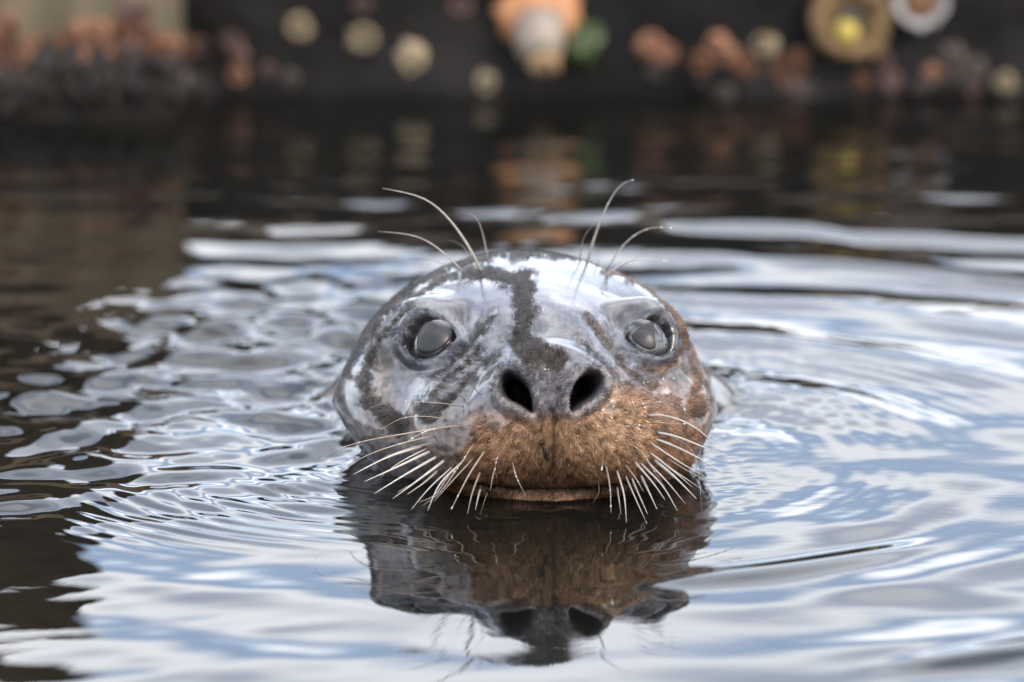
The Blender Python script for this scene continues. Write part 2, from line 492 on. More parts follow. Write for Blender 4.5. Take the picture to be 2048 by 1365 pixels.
# dark mottling on cheeks and neck, paler rims below and outside the nostrils
spots = sstep(pxnoise(34, 31) + .6 * pxnoise(75, 32), .35, 1.1)
paint((.040, .032, .028), .75 * spots * sstep(np.abs(PX - 1075), 190, 270) * sstep(PY, 720, 780) * (1 - sstep(-mz, -20, 20)))
paint(BROWN * .45, .55 * spots * sstep(PX, 1270, 1330) * sstep(PY, 740, 800))
paint((.19, .165, .145), .75 * np.exp(-((sd_n - 9) / 7.0) ** 2) * np.maximum(sstep(PY, 785, 812), np.maximum(sstep(-PX, -1005, -985), sstep(PX, 1200, 1222))))
clump = np.clip(1 + (.16 * pxnoise(60, 21) + .20 * pxnoise(20, 22) + .16 * pxnoise(9, 23)) * np.where(film > 3, .5, 1), .35, 1.9)
COLR = COLR * (1 + (clump - 1) * np.where(sd_n < 3, 0, 1))[..., None]
back = ~FRONT
bk = P3[back]
mott = np.sin(bk[:, 0] * 160 + 2 * np.sin(bk[:, 1] * 90)) * np.sin(bk[:, 1] * 130 + bk[:, 2] * 170) + .6 * np.sin(bk[:, 0] * 330 + bk[:, 2] * 290)
COLR[back] = np.array([.060, .051, .044]) * (1 + .35 * mott)[:, None]
film[back] = 8 + 10 * mott

# skin material
q = NT('seal_coat'); o_ = q.obj()
colr = q.attr('coat_colour'); fl = q.attr('film', 'Fac')
edge = q.math('MULTIPLY', q.math('SUBTRACT', q.noise(2200, 2, .7, o_), 0.5), 44.0)
edge2 = q.math('MULTIPLY', q.math('SUBTRACT', q.noise(500, 3, .6, o_), 0.5), 26.0)
wet = q.rng(q.math('ADD', q.math('ADD', fl, edge), edge2), -1.0, 3.0)
mot = q.rng(q.noise(170, 4, .62, o_), .30, .72, .62, 1.30)
fine = q.rng(q.noise(1800, 2, .6, o_), .25, .75, .55, 1.45)
fac = q.math('MULTIPLY', mot, q.math('ADD', q.math('MULTIPLY', fine, q.math('SUBTRACT', 1.0, q.math('MULTIPLY', wet, .8))), q.math('MULTIPLY', wet, .8)))
vecm = q.new('ShaderNodeVectorMath', operation='SCALE')
q.l.new(colr, vecm.inputs[0]); q.l.new(fac, vecm.inputs['Scale'])
hb = q.math('ADD', q.math('MULTIPLY', q.noise(1500, 3, .65, o_), q.math('SUBTRACT', 1.0, wet)), q.math('MULTIPLY', q.noise(120, 2, .5, o_), q.math('MULTIPLY', wet, .30)))
hb = q.math('ADD', hb, q.math('MULTIPLY', wet, .25))
SEAL_MAT = q.set(Base_Color=vecm.outputs[0], Roughness=q.rng(wet, 0, 1, .58, .30, False), Coat_Weight=q.math('MULTIPLY', wet, .8), Coat_Roughness=.09, Coat_IOR=1.47, Specular_IOR_Level=q.rng(wet, 0, 1, .10, .2, False), Normal=q.bump(hb, .55, .0012))

seal = empty('seal', (0.0105, 0.12, 0.0))
tag(seal, 'wet grey and brown seal with its head raised above the rippled water', 'seal')
seal_off = np.array(seal.location)
V = P3.reshape(-1, 3) - seal_off
F = grid_faces(N_T, N_P, True)
cap0 = V[:N_P].mean(0); cap1 = V[-N_P:].mean(0)
Vx = np.concatenate([V, [cap0, cap1]])
n_v = len(V)
me = np_mesh('head', Vx, F)
bm = None
# close the two poles with fans
def add_fans(me_v, faces):
    j = np.arange(N_P); j2 = (j + 1) % N_P
    fan0 = np.stack([np.full(N_P, n_v), j2, j], 1)
    b = (N_T - 1) * N_P
    fan1 = np.stack([np.full(N_P, n_v + 1), b + j, b + j2], 1)
    return np.concatenate([fan0, fan1])
quads = F; tris = add_fans(Vx, F)
def mixed_mesh(name, V, Q, T):
    me = bpy.data.meshes.new(name)
    V = np.asarray(V, np.float32)
    me.vertices.add(len(V)); me.vertices.foreach_set('co', V.ravel())
    nl = Q.size + T.size
    me.loops.add(nl); me.loops.foreach_set('vertex_index', np.concatenate([Q.ravel(), T.ravel()]).astype(np.int32))
    me.polygons.add(len(Q) + len(T))
    st = np.concatenate([np.arange(len(Q)) * 4, Q.size + np.arange(len(T)) * 3]).astype(np.int32)
    me.polygons.foreach_set('loop_start', st)
    me.polygons.foreach_set('loop_total', np.concatenate([np.full(len(Q), 4), np.full(len(T), 3)]).astype(np.int32))
    me.polygons.foreach_set('use_smooth', np.ones(len(Q) + len(T), bool))
    me.update(calc_edges=True)
    return me
bpy.data.meshes.remove(me)
me = mixed_mesh('head', Vx, quads, tris)
cflat = COLR.reshape(-1, 3); fflat = film.reshape(-1)
set_attr(me, 'coat_colour', np.concatenate([cflat, cflat[:1], cflat[-1:]]))
set_attr(me, 'film', np.concatenate([fflat, fflat[:1], fflat[-1:]]))
body = mesh_obj('body', me, SEAL_MAT, seal)

BVH = BVHTree.FromPolygons([tuple(v) for v in (V + seal_off)[::1]], [tuple(f) for f in F[: (N_T - 60) * N_P]])
def surf(px, py):
    v = ray(px, py)
    h = BVH.ray_cast(Vector(CAM), Vector(v).normalized())
    return (np.array(h[0]), np.array(h[1])) if h[0] is not None else (None, None)

# ---- eyes
q = NT('eye_dark'); o_ = q.obj()
sep = q.new('ShaderNodeSeparateXYZ'); q.l.new(o_, sep.inputs[0])
q.set(Base_Color=q.mix(q.rng(q.noise(300, 3, .6, o_), .3, .7), rgb(.006, .005, .005), rgb(.014, .010, .008)), Roughness=.16, Coat_Weight=1.0, Coat_Roughness=.03, Coat_IOR=1.5, Specular_IOR_Level=.6)
EYE_MAT = q.m
q = NT('eye_reflection'); o_ = q.obj()
q.set(Base_Color=q.mix(q.noise(160, 2, .5, o_), rgb(.014, .013, .013), rgb(.022, .020, .020)), Roughness=.4, Coat_Weight=.22, Coat_Roughness=.25, Coat_IOR=1.4, Specular_IOR_Level=.3)
EYE_REFL_MAT = q.m
def eyeball(px, py, look, refl_poly, label):
    # surface before the opening was carved
    k = np.argmin((PX - px) ** 2 + (PY - py) ** 2)
    c = (C0 + D * RAD[..., None]).reshape(-1, 3)[k]
    n = NRM0.reshape(-1, 3)[k]
    Re = 0.0152
    ctr = c - n * (Re - 0.0036)
    bm = bmesh.new()
    bmesh.ops.create_uvsphere(bm, u_segments=64, v_segments=40, radius=Re)
    me = bpy.data.meshes.new('eyeball'); bm.to_mesh(me); bm.free()
    for p in me.polygons: p.use_smooth = True
    o = mesh_obj('eyeball', me, EYE_MAT, seal)
    o.location = ctr - seal_off
    o['label'] = label
    # sky reflection on the cornea, added as a thin grey patch over the eyeball
    sph = []
    for (x, y) in refl_poly:
        v = ray(x, y); v = v / np.linalg.norm(v)
        oc = CAM - ctr; b = oc @ v; cc = oc @ oc - (Re + .00025) ** 2; disc = b * b - cc
        t = -b - math.sqrt(max(disc, 0)); sph.append(CAM + v * t - ctr)
    sph = np.array(sph); m = len(sph); cen = sph.mean(0)
    rings = [cen[None, :] + (sph - cen) * s for s in (0.001, .25, .5, .75, .93, 1.0)]
    lift = [.0003, .0003, .0003, .00028, .0002, -.0001]
    VV = np.concatenate([rr / np.linalg.norm(rr, axis=1, keepdims=True) * (Re + .0001 + lf) for rr, lf in zip(rings, lift)])
    FF = grid_faces(len(rings), m, True)
    me2 = np_mesh('eye_reflection', VV, FF)
    mesh_obj('reflection_patch', me2, EYE_REFL_MAT, o)
    return o
NRM0 = grid_normals(C0 + D * RAD[..., None])
eyeball(860, 678, None, smooth_poly([(834, 700), (835, 670), (846, 648), (862, 642), (885, 652), (904, 671), (890, 692), (868, 706), (846, 708)], 3), 'dark glossy eye half covered by a grey patch standing for sky reflection')
eyeball(1300, 678, None, smooth_poly([(1262, 672), (1282, 652), (1302, 643), (1309, 650), (1310, 675), (1312, 694), (1300, 700), (1280, 692)], 3), 'dark glossy eye with a pale grey patch standing for its reflection')

# ---- fur: short strands over the parts no film of water covers
def make_fur():
    n_try = 150000
    w = (FACING > 0.02) & (PY < 1040) & (PY > 480)
    idx = np.flatnonzero(w.reshape(-1))
    area_w = np.clip(FACING.reshape(-1)[idx], .05, 1) * (RAD2.reshape(-1)[idx] ** 2) * np.sin(TT.reshape(-1)[idx])
    pick = rng.choice(idx, n_try, p=area_w / area_w.sum())
    fv = film.reshape(-1)[pick] + rng.normal(0, 5, n_try)
    keep = (fv < -1) & (sd_n.reshape(-1)[pick] > 1) & (sd_e.reshape(-1)[pick] > 4)
    ns = nose.reshape(-1)[pick]
    keep &= fol.reshape(-1)[pick] > 4.5
    keep &= (ns > 4) | (rng.random(n_try) < .25)
    pick = pick[keep]; n = len(pick)
    P = P3.reshape(-1, 3)[pick] + rng.normal(0, .0003, (n, 3)); N = NRM.reshape(-1, 3)[pick]
    nose_p = at_y(1106, 800, 0.0)
    flow = P - nose_p
    flow[:, 2] -= .006
    flow -= N * np.sum(flow * N, 1, keepdims=True)
    flow /= np.linalg.norm(flow, axis=1, keepdims=True) + 1e-9
    side = np.cross(N, flow)
    ang = rng.normal(0, .38, n)[:, None]
    flow = flow * np.cos(ang) + side * np.sin(ang)
    side = np.cross(N, flow)
    ln = rng.uniform(.0016, .0034, n)[:, None] * np.where(ns[keep][:, None] < 10, .5, 1.0)
    wd = rng.uniform(.00010, .00020, n)[:, None]
    tipd = flow + N * rng.uniform(.10, .38, n)[:, None]
    a = P + side * wd; b = P - side * wd; m1 = P + tipd * ln * .55 + N * ln * .05; t = P + tipd * ln - N * ln * .08
    V = np.stack([a, b, m1 + side * wd * .8, m1 - side * wd * .8, t], 1).reshape(-1, 3)
    k = np.arange(n)[:, None] * 5
    T = np.concatenate([k + np.array([[0, 1, 3]]), k + np.array([[0, 3, 2]]), k + np.array([[2, 3, 4]])], 0)
    me = np_mesh('fur', V - seal_off, T)
    c = COLR.reshape(-1, 3)[pick] * rng.uniform(.55, 1.75, (n, 1)) * np.where(rng.random((n, 1)) < .06, 1.9, 1.0)
    set_attr(me, 'coat_colour', np.clip(np.repeat(c, 5, 0), 0, .7))
    nn = np.repeat(N * .8 + tipd * .25, 5, 0); nn /= np.linalg.norm(nn, axis=1, keepdims=True)
    me.normals_split_custom_set_from_vertices(nn.tolist())
    q = NT('fur_strand')
    q.set(Base_Color=q.attr('coat_colour'), Roughness=.45, Specular_IOR_Level=.14)
    o = mesh_obj('fur', me, q.m, seal)
    o['kind'] = 'stuff'
make_fur()

# ---- whiskers: tapered, curved, some with beads of water
q = NT('whisker_pale'); q.set(Base_Color=q.mix(q.noise(400, 2, .5, q.obj()), rgb(.20, .17, .14), rgb(.42, .38, .34)), Roughness=.28, Coat_Weight=.6, Coat_Roughness=.1); WH_PALE = q.m
q = NT('whisker_dark'); q.set(Base_Color=q.mix(q.noise(400, 2, .5, q.obj()), rgb(.07, .05, .035), rgb(.16, .12, .085)), Roughness=.3, Coat_Weight=.6, Coat_Roughness=.1); WH_DARK = q.m
q = NT('whisker_tan'); q.set(Base_Color=q.mix(q.noise(400, 2, .5, q.obj()), rgb(.13, .09, .06), rgb(.26, .20, .145)), Roughness=.3, Coat_Weight=.6, Coat_Roughness=.1); WH_TAN = q.m
q = NT('water_bead'); q.set(Base_Color=rgb(.85, .88, .9), Roughness=.02, Transmission_Weight=.5, IOR=1.33, Coat_Weight=1.0); BEAD = q.m
WH_MATS = {'p': WH_PALE, 'd': WH_DARK, 't': WH_TAN}
def catmull(pts, n):
    p = np.array(pts, float)
    p = np.concatenate([[2 * p[0] - p[1]], p, [2 * p[-1] - p[-2]]])
    out = []
    segs = len(p) - 3
    for s in np.linspace(0, segs, n):
        i = min(int(s), segs - 1); t = s - i
        a, b, c, d = p[i:i + 4]
        out.append(0.5 * ((2 * b) + (-a + c) * t + (2 * a - 5 * b + 4 * c - d) * t * t + (-a + 3 * b - 3 * c + d) * t ** 3))
    return np.array(out)
def whisker(pts, width, mat='p', fwd=.012, beads=0, seg=16):
    """pts: pixels from root to tip; width: thickness at the root in pixels; fwd: how far the tip comes towards the viewer"""
    base, nrm = surf(*pts[0])
    for _ in range(24):                      # root just over the outline: move it down onto the coat
        if base is not None: break
        pts = [(pts[0][0], pts[0][1] + 3)] + list(pts[1:]); base, nrm = surf(*pts[0])
    if base is None: return
    path = catmull(pts, seg)
    L = np.concatenate([[0], np.cumsum(np.hypot(*np.diff(path, axis=0).T))]); L /= L[-1]
    P = []
    for (x, y), s in zip(path, L):
        Y = base[1] - fwd * s - .0015 * min(1, s * 6)
        p = at_y(x, y, Y)
        if p[2] < .0012: p = at_z(x, y, .0012)
        h, _ = surf(x, y)
        if s > .08 and h is not None and p[1] > h[1] - .0012: p = at_y(x, y, h[1] - .0012)
        P.append(p)
    P = np.array(P); P[0] = base - np.array(nrm) * .001
    for _ in range(2):
        P[1:-1] = P[1:-1] * .5 + .25 * (P[:-2] + P[2:])
    r0 = width * random.uniform(.50, .74) / 4000.0 / 2
    rad = r0 * (1 - .86 * L ** 1.15)
    K = 6
    T = np.gradient(P, axis=0); T /= np.linalg.norm(T, axis=1, keepdims=True)
    ref = np.array([0.1, 1, .2]); A = np.cross(T, ref); A /= np.linalg.norm(A, axis=1, keepdims=True); B = np.cross(T, A)
    an = np.arange(K) * 2 * math.pi / K
    V = (P[:, None, :] + rad[:, None, None] * (np.cos(an)[None, :, None] * A[:, None, :] + np.sin(an)[None, :, None] * B[:, None, :])).reshape(-1, 3)
    F = [tuple(f) for f in grid_faces(seg, K, True)] + [tuple(range(K - 1, -1, -1)), tuple(range((seg - 1) * K, seg * K))]
    nwf = len(F); V = [tuple(v) for v in V]
    for _ in range(beads):
        s = random.uniform(.2, .98); i = int(s * (seg - 1)); c = P[i] + (P[min(i + 1, seg - 1)] - P[i]) * random.random()
        rb = random.uniform(.00028, .00050); b0 = len(V)
        for lat in (-1, 0, 1):
            for k in range(6):
                a = k * math.pi / 3; cr = math.cos(lat * .9) * rb
                V.append((c[0] + cr * math.cos(a), c[1] + cr * math.sin(a), c[2] + math.sin(lat * .9) * rb))
        for lt in range(2):
            for k in range(6):
                F.append((b0 + lt * 6 + k, b0 + lt * 6 + (k + 1) % 6, b0 + lt * 6 + 6 + (k + 1) % 6, b0 + lt * 6 + 6 + k))
        F.append(tuple(b0 + k for k in range(5, -1, -1))); F.append(tuple(b0 + 12 + k for k in range(6)))
    me = bpy.data.meshes.new('whisker')
    me.from_pydata([tuple(np.array(v) - seal_off) for v in V], [], F)
    me.materials.append(WH_MATS[mat]); me.materials.append(BEAD)
    for i, p in enumerate(me.polygons):
        p.use_smooth = True
        if i >= nwf: p.material_index = 1
    mesh_obj('whisker', me, None, seal)
W = whisker
# brows
W([(962, 543), (935, 490), (895, 435), (845, 395), (765, 377)], 11, 'p', .02, 0)
W([(928, 545), (880, 500), (830, 472), (755, 463)], 8, 'p', .02)
W([(976, 516), (966, 470), (955, 440), (938, 426)], 7, 'p', .01)
W([(900, 532), (860, 520), (812, 522)], 3.5, 't', .01)
W([(945, 522), (925, 492), (895, 480)], 4, 't', .01)
W([(1174, 524), (1192, 465), (1220, 400), (1245, 368), (1268, 360)], 10, 'p', .015, 7)
W([(1212, 534), (1245, 492), (1280, 464), (1312, 455), (1343, 457)], 7, 'p', .015, 6)
W([(1212, 553), (1240, 532), (1275, 519), (1335, 522)], 7, 'p', .015, 7)
W([(1160, 522), (1166, 480), (1188, 447)], 4, 't', .01)
W([(1194, 530), (1199, 517)], 5, 'p', .004)
# left side of the muzzle (picture left)
for p, w, m, f, b in [
    ([(843, 893), (775, 915), (707, 949)], 11, 'p', .018, 1), ([(858, 904), (795, 934), (728, 964)], 10, 'p', .02, 0),
    ([(871, 915), (810, 950), (748, 988)], 10, 'p', .02, 0), ([(887, 923), (840, 958), (785, 998)], 10, 'p', .022, 0),
    ([(874, 943), (848, 966), (815, 989)], 10, 'p', .02, 0), ([(905, 934), (860, 975), (822, 1020)], 8, 'p', .024, 0),
    ([(925, 924), (880, 968), (855, 1022)], 8, 'p', .028, 0), ([(946, 918), (905, 962), (868, 1003)], 7, 't', .028, 0),
    ([(970, 902), (938, 950), (902, 1020)], 7, 't', .028, 5), ([(960, 945), (945, 985), (935, 1028)], 8, 't', .024, 1),
    ([(962, 972), (955, 1000), (951, 1020)], 9, 'p', .018, 0), ([(990, 934), (984, 960), (981, 982)], 6, 't', .014, 0),
    ([(1025, 925), (1033, 955), (1052, 993)], 4, 't', .014, 4), ([(852, 898), (800, 925), (760, 955)], 6, 'p', .014, 0),
    ([(880, 930), (830, 965), (795, 985)], 7, 'p', .018, 0), ([(915, 938), (880, 985), (845, 1012)], 6, 't', .022, 0),
    ([(905, 852), (810, 868), (726, 883), (660, 905), (627, 932)], 6, 't', .02, 2), ([(868, 872), (800, 888), (725, 915), (675, 952)], 6, 't', .022, 1),
    ([(895, 838), (845, 833), (800, 838), (750, 867)], 4.5, 't', .014, 2), ([(930, 812), (860, 805), (800, 803), (750, 812), (706, 836)], 3.6, 'd', .016, 2),
    ([(930, 799), (905, 780), (878, 762), (835, 750)], 3.4, 'd', .012, 0), ([(957, 789), (945, 772), (908, 750)], 3.2, 'd', .012, 0),
    ([(922, 851), (880, 856), (840, 868), (800, 893)], 4.5, 't', .016, 6), ([(948, 886), (920, 930), (895, 960)], 4, 't', .016, 6),
    ([(1000, 900), (990, 935), (995, 960)], 3.4, 'd', .01, 3), ([(975, 985), (968, 1005), (960, 1030)], 5, 't', .016, 0),
    ([(900, 948), (870, 990), (838, 1005)], 6, 'p', .02, 0), ([(866, 886), (815, 898), (765, 915)], 5, 't', .014, 0)]:
    W(p, w, m, f, b)
# right side
for p, w, m, f, b in [
    ([(1294, 830), (1330, 832), (1372, 845), (1410, 870), (1434, 897)], 10, 'p', .018, 0), ([(1300, 843), (1330, 846), (1370, 848)], 5, 'p', .01, 1),
    ([(1313, 864), (1360, 876), (1420, 900), (1488, 925)], 11, 'p', .018, 0), ([(1310, 877), (1365, 900), (1420, 930), (1470, 967)], 10, 'p', .02, 0),
    ([(1301, 886), (1360, 925), (1414, 957)], 9, 'p', .02, 0), ([(1309, 921), (1350, 955), (1393, 998)], 11, 'p', .02, 0),
    ([(1322, 925), (1360, 950), (1402, 978)], 8, 'p', .018, 0), ([(1295, 924), (1335, 965), (1370, 1007)], 9, 'p', .022, 0),
    ([(1281, 927), (1325, 972), (1355, 1022)], 9, 'p', .026, 0), ([(1269, 924), (1305, 965), (1330, 1000)], 8, 'p', .026, 0),
    ([(1282, 952), (1298, 985), (1314, 1019)], 9, 'p', .022, 0), ([(1263, 957), (1280, 995), (1295, 1028)], 10, 'p', .024, 0),
    ([(1251, 952), (1272, 1000), (1294, 1048)], 8, 'p', .03, 0), ([(1234, 942), (1248, 990), (1253, 1046)], 7, 'p', .03, 2),
    ([(1234, 975), (1238, 1000), (1242, 1029)], 10, 'p', .018, 0), ([(1212, 932), (1220, 975), (1222, 1026)], 6, 't', .024, 4),
    ([(1249, 880), (1285, 905), (1300, 930), (1330, 975)], 4, 't', .02, 7), ([(1272, 816), (1300, 808), (1330, 804), (1375, 822)], 3.6, 'd', .014, 6),
    ([(1247, 848), (1275, 850), (1310, 862)], 3.4, 'd', .012, 4), ([(1330, 868), (1365, 885), (1390, 910), (1400, 975), (1404, 1035)], 3.2, 'd', .02, 3),
    ([(1325, 878), (1350, 893), (1362, 915)], 3.2, 'd', .01, 2), ([(1245, 792), (1275, 770), (1330, 757), (1375, 760)], 3.2, 'd', .012, 4),
    ([(1206, 905), (1205, 930), (1203, 942)], 3, 'd', .008, 3), ([(1206, 872), (1218, 892), (1235, 905)], 3.0, 'd', .008, 0),
    ([(1330, 915), (1380, 945), (1420, 965), (1437, 990)], 4.5, 't', .02, 0), ([(1300, 905), (1350, 945), (1385, 975)], 7, 'p', .018, 0),
    ([(1250, 930), (1270, 955), (1288, 985)], 6, 't', .018, 2), ([(1196, 962), (1198, 985), (1186, 1006)], 3, 'd', .01, 0), ([(1280, 800), (1288, 812), (1292, 822)], 4, 'p', .006, 2), ([(1262, 796), (1268, 812), (1272, 820)], 4, 'p', .006, 1)]:
    W(p, w, m, f, b)

# ================================================================== WATER
def axis(lo, hi, step, far, grow=1.22):
    a = np.arange(lo, hi + step * .5, step)
    out = []; s = step; x = a[-1]
    while x < far:
        s *= grow; x += s; out.append(x)
    neg = []; s = step; x = a[0]
    while x > -far:
        s *= grow; x -= s; neg.append(x)
    return np.concatenate([neg[::-1], a, out])
gx = axis(-.36, .36, .0019, 900)
gy = axis(-.42, 1.12, .0015, 900)
X, Y = np.meshgrid(gx, gy, indexing='xy')
WPX, WPY = proj(np.stack([np.clip(X, -.6, .6), np.clip(Y, -.6, 1.3), 0 * X], -1))
near = np.exp(-(np.maximum(np.abs(X) - .34, 0) / .25) ** 2) * np.exp(-(np.maximum(np.abs(Y - .36) - .77, 0) / .35) ** 2)
def field(lmin, lmax, n, slope, th0=0.0, spread=math.pi, seed=1):
    """sum of random sine waves with the given rms slope"""
    g = np.random.default_rng(seed); h = 0
    for _ in range(n):
        lam = lmin * (lmax / lmin) ** g.random(); k = 2 * math.pi / lam
        t = th0 + g.uniform(-spread, spread)
        h = h + np.sin(k * (X * math.cos(t) + Y * math.sin(t)) + g.uniform(0, 6.28)) / k
    return h * slope * math.sqrt(2.0 / n)
S = (0.012, 0.10)
rS = np.hypot(X - S[0], (Y - S[1]))
dS = np.where((np.abs(X) < .3) & (Y > -.3) & (Y < .9), sdf(X, Y, 0 * X), 1.0)
dpos = np.maximum(dS, 0)
def win(cx, cy, rx, ry, p=2.0):
    return np.exp(-(np.abs((X - cx) / rx) ** p + np.abs((Y - cy) / ry) ** p))
H = 0
# broad swell rings spreading from the seal
H = H + .00110 * np.cos(2 * math.pi * rS / .105 + .6) * sstep(rS, .05, .16) * np.exp(-rS / .55) * (0.35 + .65 * sstep(X, -.12, .10)) * (1 - .88 * win(.015, -.12, .13, .26, 4))
H = H + .00024 * np.cos(2 * math.pi * rS / .046 + 2.0) * sstep(rS, .08, .16) * np.exp(-(rS / .34) ** 2) * (.5 + .5 * sstep(X, -.1, .1)) * (1 - .9 * win(.015, -.12, .13, .26, 4))
# gentle wind ripple everywhere
H = H + (field(.05, .16, 14, .012, math.pi / 2, .7, 3) + field(.02, .05, 14, .006, math.pi / 2, 1.2, 4) * (1 - .65 * sstep(X, -.05, .08))) * (1 - .6 * win(.015, -.12, .13, .26, 4))
# fine ring trains right of the head
for (cx, cy, rx, ry) in [(.175, .10, .05, .10), (.19, .28, .06, .10)]:
    H = H + .000055 * np.cos(2 * math.pi * rS / .0125) * win(cx, cy, rx, ry)
# disturbed water on the left
wl_ = win(-.20, .26, .16, .20, 3) + .7 * win(-.12, .42, .10, .10)
H = H + wl_ * (field(.030, .075, 22, .125, math.pi / 2, 1.1, 5) + field(.012, .03, 22, .040, math.pi / 2, 1.2, 6))
wl2 = win(-.22, .04, .14, .08, 3)
H = H + wl2 * field(.03, .07, 16, .090, math.pi / 2 + .3, .6, 7)
# capillary arcs lower left, centred near the seal's cheek
r2 = np.hypot(X + .02, (Y - .14))
H = H + .00024 * np.cos(2 * math.pi * r2 / .0145 + 1.2 * np.sin(9 * X)) * win(-.155, -.015, .075, .055, 3)
H = H + .00010 * np.cos(2 * math.pi * r2 / .0105) * win(-.10, .03, .05, .06)
# single steeper ring crests, lower right
for (px_, py_, sg, a_, w_) in [(1600, 1135, .30, .0022, .0130), (2040, 1300, .16, .0021, .013), (1900, 548, .22, .0016, .011)]:
    c_ = at_z(px_, py_, 0.0); r0_ = math.hypot(c_[0] - S[0], c_[1] - S[1]); t0_ = math.atan2(c_[1] - S[1], c_[0] - S[0])
    da = np.angle(np.exp(1j * (np.arctan2(Y - S[1], X - S[0]) - t0_)))
    H = H + a_ * np.exp(-((rS - r0_) / w_) ** 2) * np.exp(-(da / sg) ** 4)
# water between seal and dock
H = H + field(.04, .10, 16, .023, math.pi / 2, .5, 8) * sstep(Y, .35, .6) + field(.015, .04, 18, .020, math.pi / 2, .5, 12) * sstep(Y, .62, .85)
# ripples hugging the muzzle and the meniscus where the coat meets the water
H = H + .00022 * np.cos(2 * math.pi * dpos / .020 + 2.6) * np.exp(-dpos / .035) * (1 + .5 * np.sin(60 * X + 3)) * sstep(dpos, 0, .006)
H = H + field(.008, .02, 18, .05, math.pi / 2, 1.4, 9) * np.exp(-dpos / .022)
H = H * near
H = H + .0016 * np.exp(-dpos / .0032)
Vw = np.stack([X, Y, H], -1).reshape(-1, 3)
mew = np_mesh('water', Vw, grid_faces(len(gy), len(gx)))
q = NT('water'); o_ = q.obj()
geo = q.new('ShaderNodeNewGeometry')
mp = q.new('ShaderNodeMapping'); mp.inputs['Scale'].default_value = (.55, 1, 1); q.l.new(o_, mp.inputs['Vector'])
hh = q.noise(90, 2, .5, mp.outputs[0])
q.set(Base_Color=q.mix(q.rng(q.noise(6, 3, .6, o_), .35, .65), rgb(.0035, .004, .0038), rgb(.007, .0062, .0045)), Roughness=.015, IOR=1.333, Specular_IOR_Level=.5, Normal=q.bump(hh, .035, .0012))
water = mesh_obj('water', mew, q.m)
tag(water, kind='structure')

# sea bed, so that the water has a floor
bmf = np_mesh('sea_bed', [(-900, -900, -1.2), (900, -900, -1.2), (900, 900, -1.2), (-900, 900, -1.2)], [(0, 1, 2, 3)])
bed = mesh_obj('sea_bed', bmf, simple_mat('silt', (.05, .045, .035), (.09, .08, .06), .6, .9))
tag(bed, kind='structure')

# ================================================================== DOCK
def box_mesh(name, x0, x1, y0, y1, z0, z1, bevel=.003):
    bm = bmesh.new()
    bmesh.ops.create_cube(bm, size=1)
    for v in bm.verts:
        v.co = Vector((x0 + (v.co.x + .5) * (x1 - x0), y0 + (v.co.y + .5) * (y1 - y0), z0 + (v.co.z + .5) * (z1 - z0)))
    if bevel: bmesh.ops.bevel(bm, geom=list(bm.edges), offset=bevel, segments=2, affect='EDGES')
    me = bpy.data.meshes.new(name); bm.to_mesh(me); bm.free()
    return me
DY = 1.062
q = NT('dock_face'); o_ = q.obj()
n1 = q.noise(14, 5, .62, o_); n2 = q.noise(70, 4, .6, o_)
c = q.mix(q.rng(n1, .35, .68), rgb(.0055, .0048, .0046), rgb(.013, .0112, .0108))
c = q.mix(q.rng(n2, .58, .72, 0, .5), c, rgb(.022, .015, .012))
DOCK_MAT = q.set(Base_Color=c, Roughness=.7, Specular_IOR_Level=.10, Normal=q.bump(n2, .6, .006))
PLANK_MAT = simple_mat('weathered_plank', (.10, .085, .07), (.20, .17, .14), 8, .8, .5)
dock = empty('floating_dock', (0, DY + .6, -.25))
tag(dock, 'dark floating dock with shell-crusted side behind the seal', 'dock')
def rel(o, me, off):
    for v in me.vertices: v.co -= off
off = Vector(dock.location)
# the face is a lumpy, fouled sheet of its own with depth
nx, nz = 420, 40
fx = np.linspace(-3, 3, nx); fz = np.linspace(-.30, .088, nz)
FX, FZ = np.meshgrid(fx, fz, indexing='xy')
def face_y(x, z):
    return DY + .4 * (.006 * np.sin(x * 31 + 2 * np.sin(z * 40)) + .005 * np.sin(x * 67 + z * 55 + 1) + .004 * np.sin(x * 17 - z * 80)) - .006 * np.exp(-(z / .02) ** 2)
front = np.stack([FX, face_y(FX, FZ), FZ], -1).reshape(-1, 3)
backv = np.stack([FX[[0, -1]], np.full((2, nx), DY + .05), FZ[[0, -1]]], -1).reshape(-1, 3)
Vd = np.concatenate([front, backv]); nf = nx * nz
Fd = list(map(tuple, grid_faces(nz, nx)))
j = np.arange(nx - 1)
top = np.stack([(nz - 1) * nx + j, (nz - 1) * nx + j + 1, nf + nx + j + 1, nf + nx + j], 1)
Fd = np.concatenate([np.array(Fd), top])
mf = np_mesh('dock_face', Vd - np.array(off), Fd)
mesh_obj('fascia', mf, DOCK_MAT, dock)
me_ = box_mesh('float_box', -3, 3, DY + .045, DY + 1.2, -.30, .066); rel(None, me_, off)
mesh_obj('float_box', me_, DOCK_MAT, dock)
for i in range(8):
    y0 = DY + .004 + i * .148
    me_ = box_mesh('plank', -3, 3, y0, y0 + .140, .0885, .1085); rel(None, me_, off)
    mesh_obj('plank', me_, PLANK_MAT, dock)

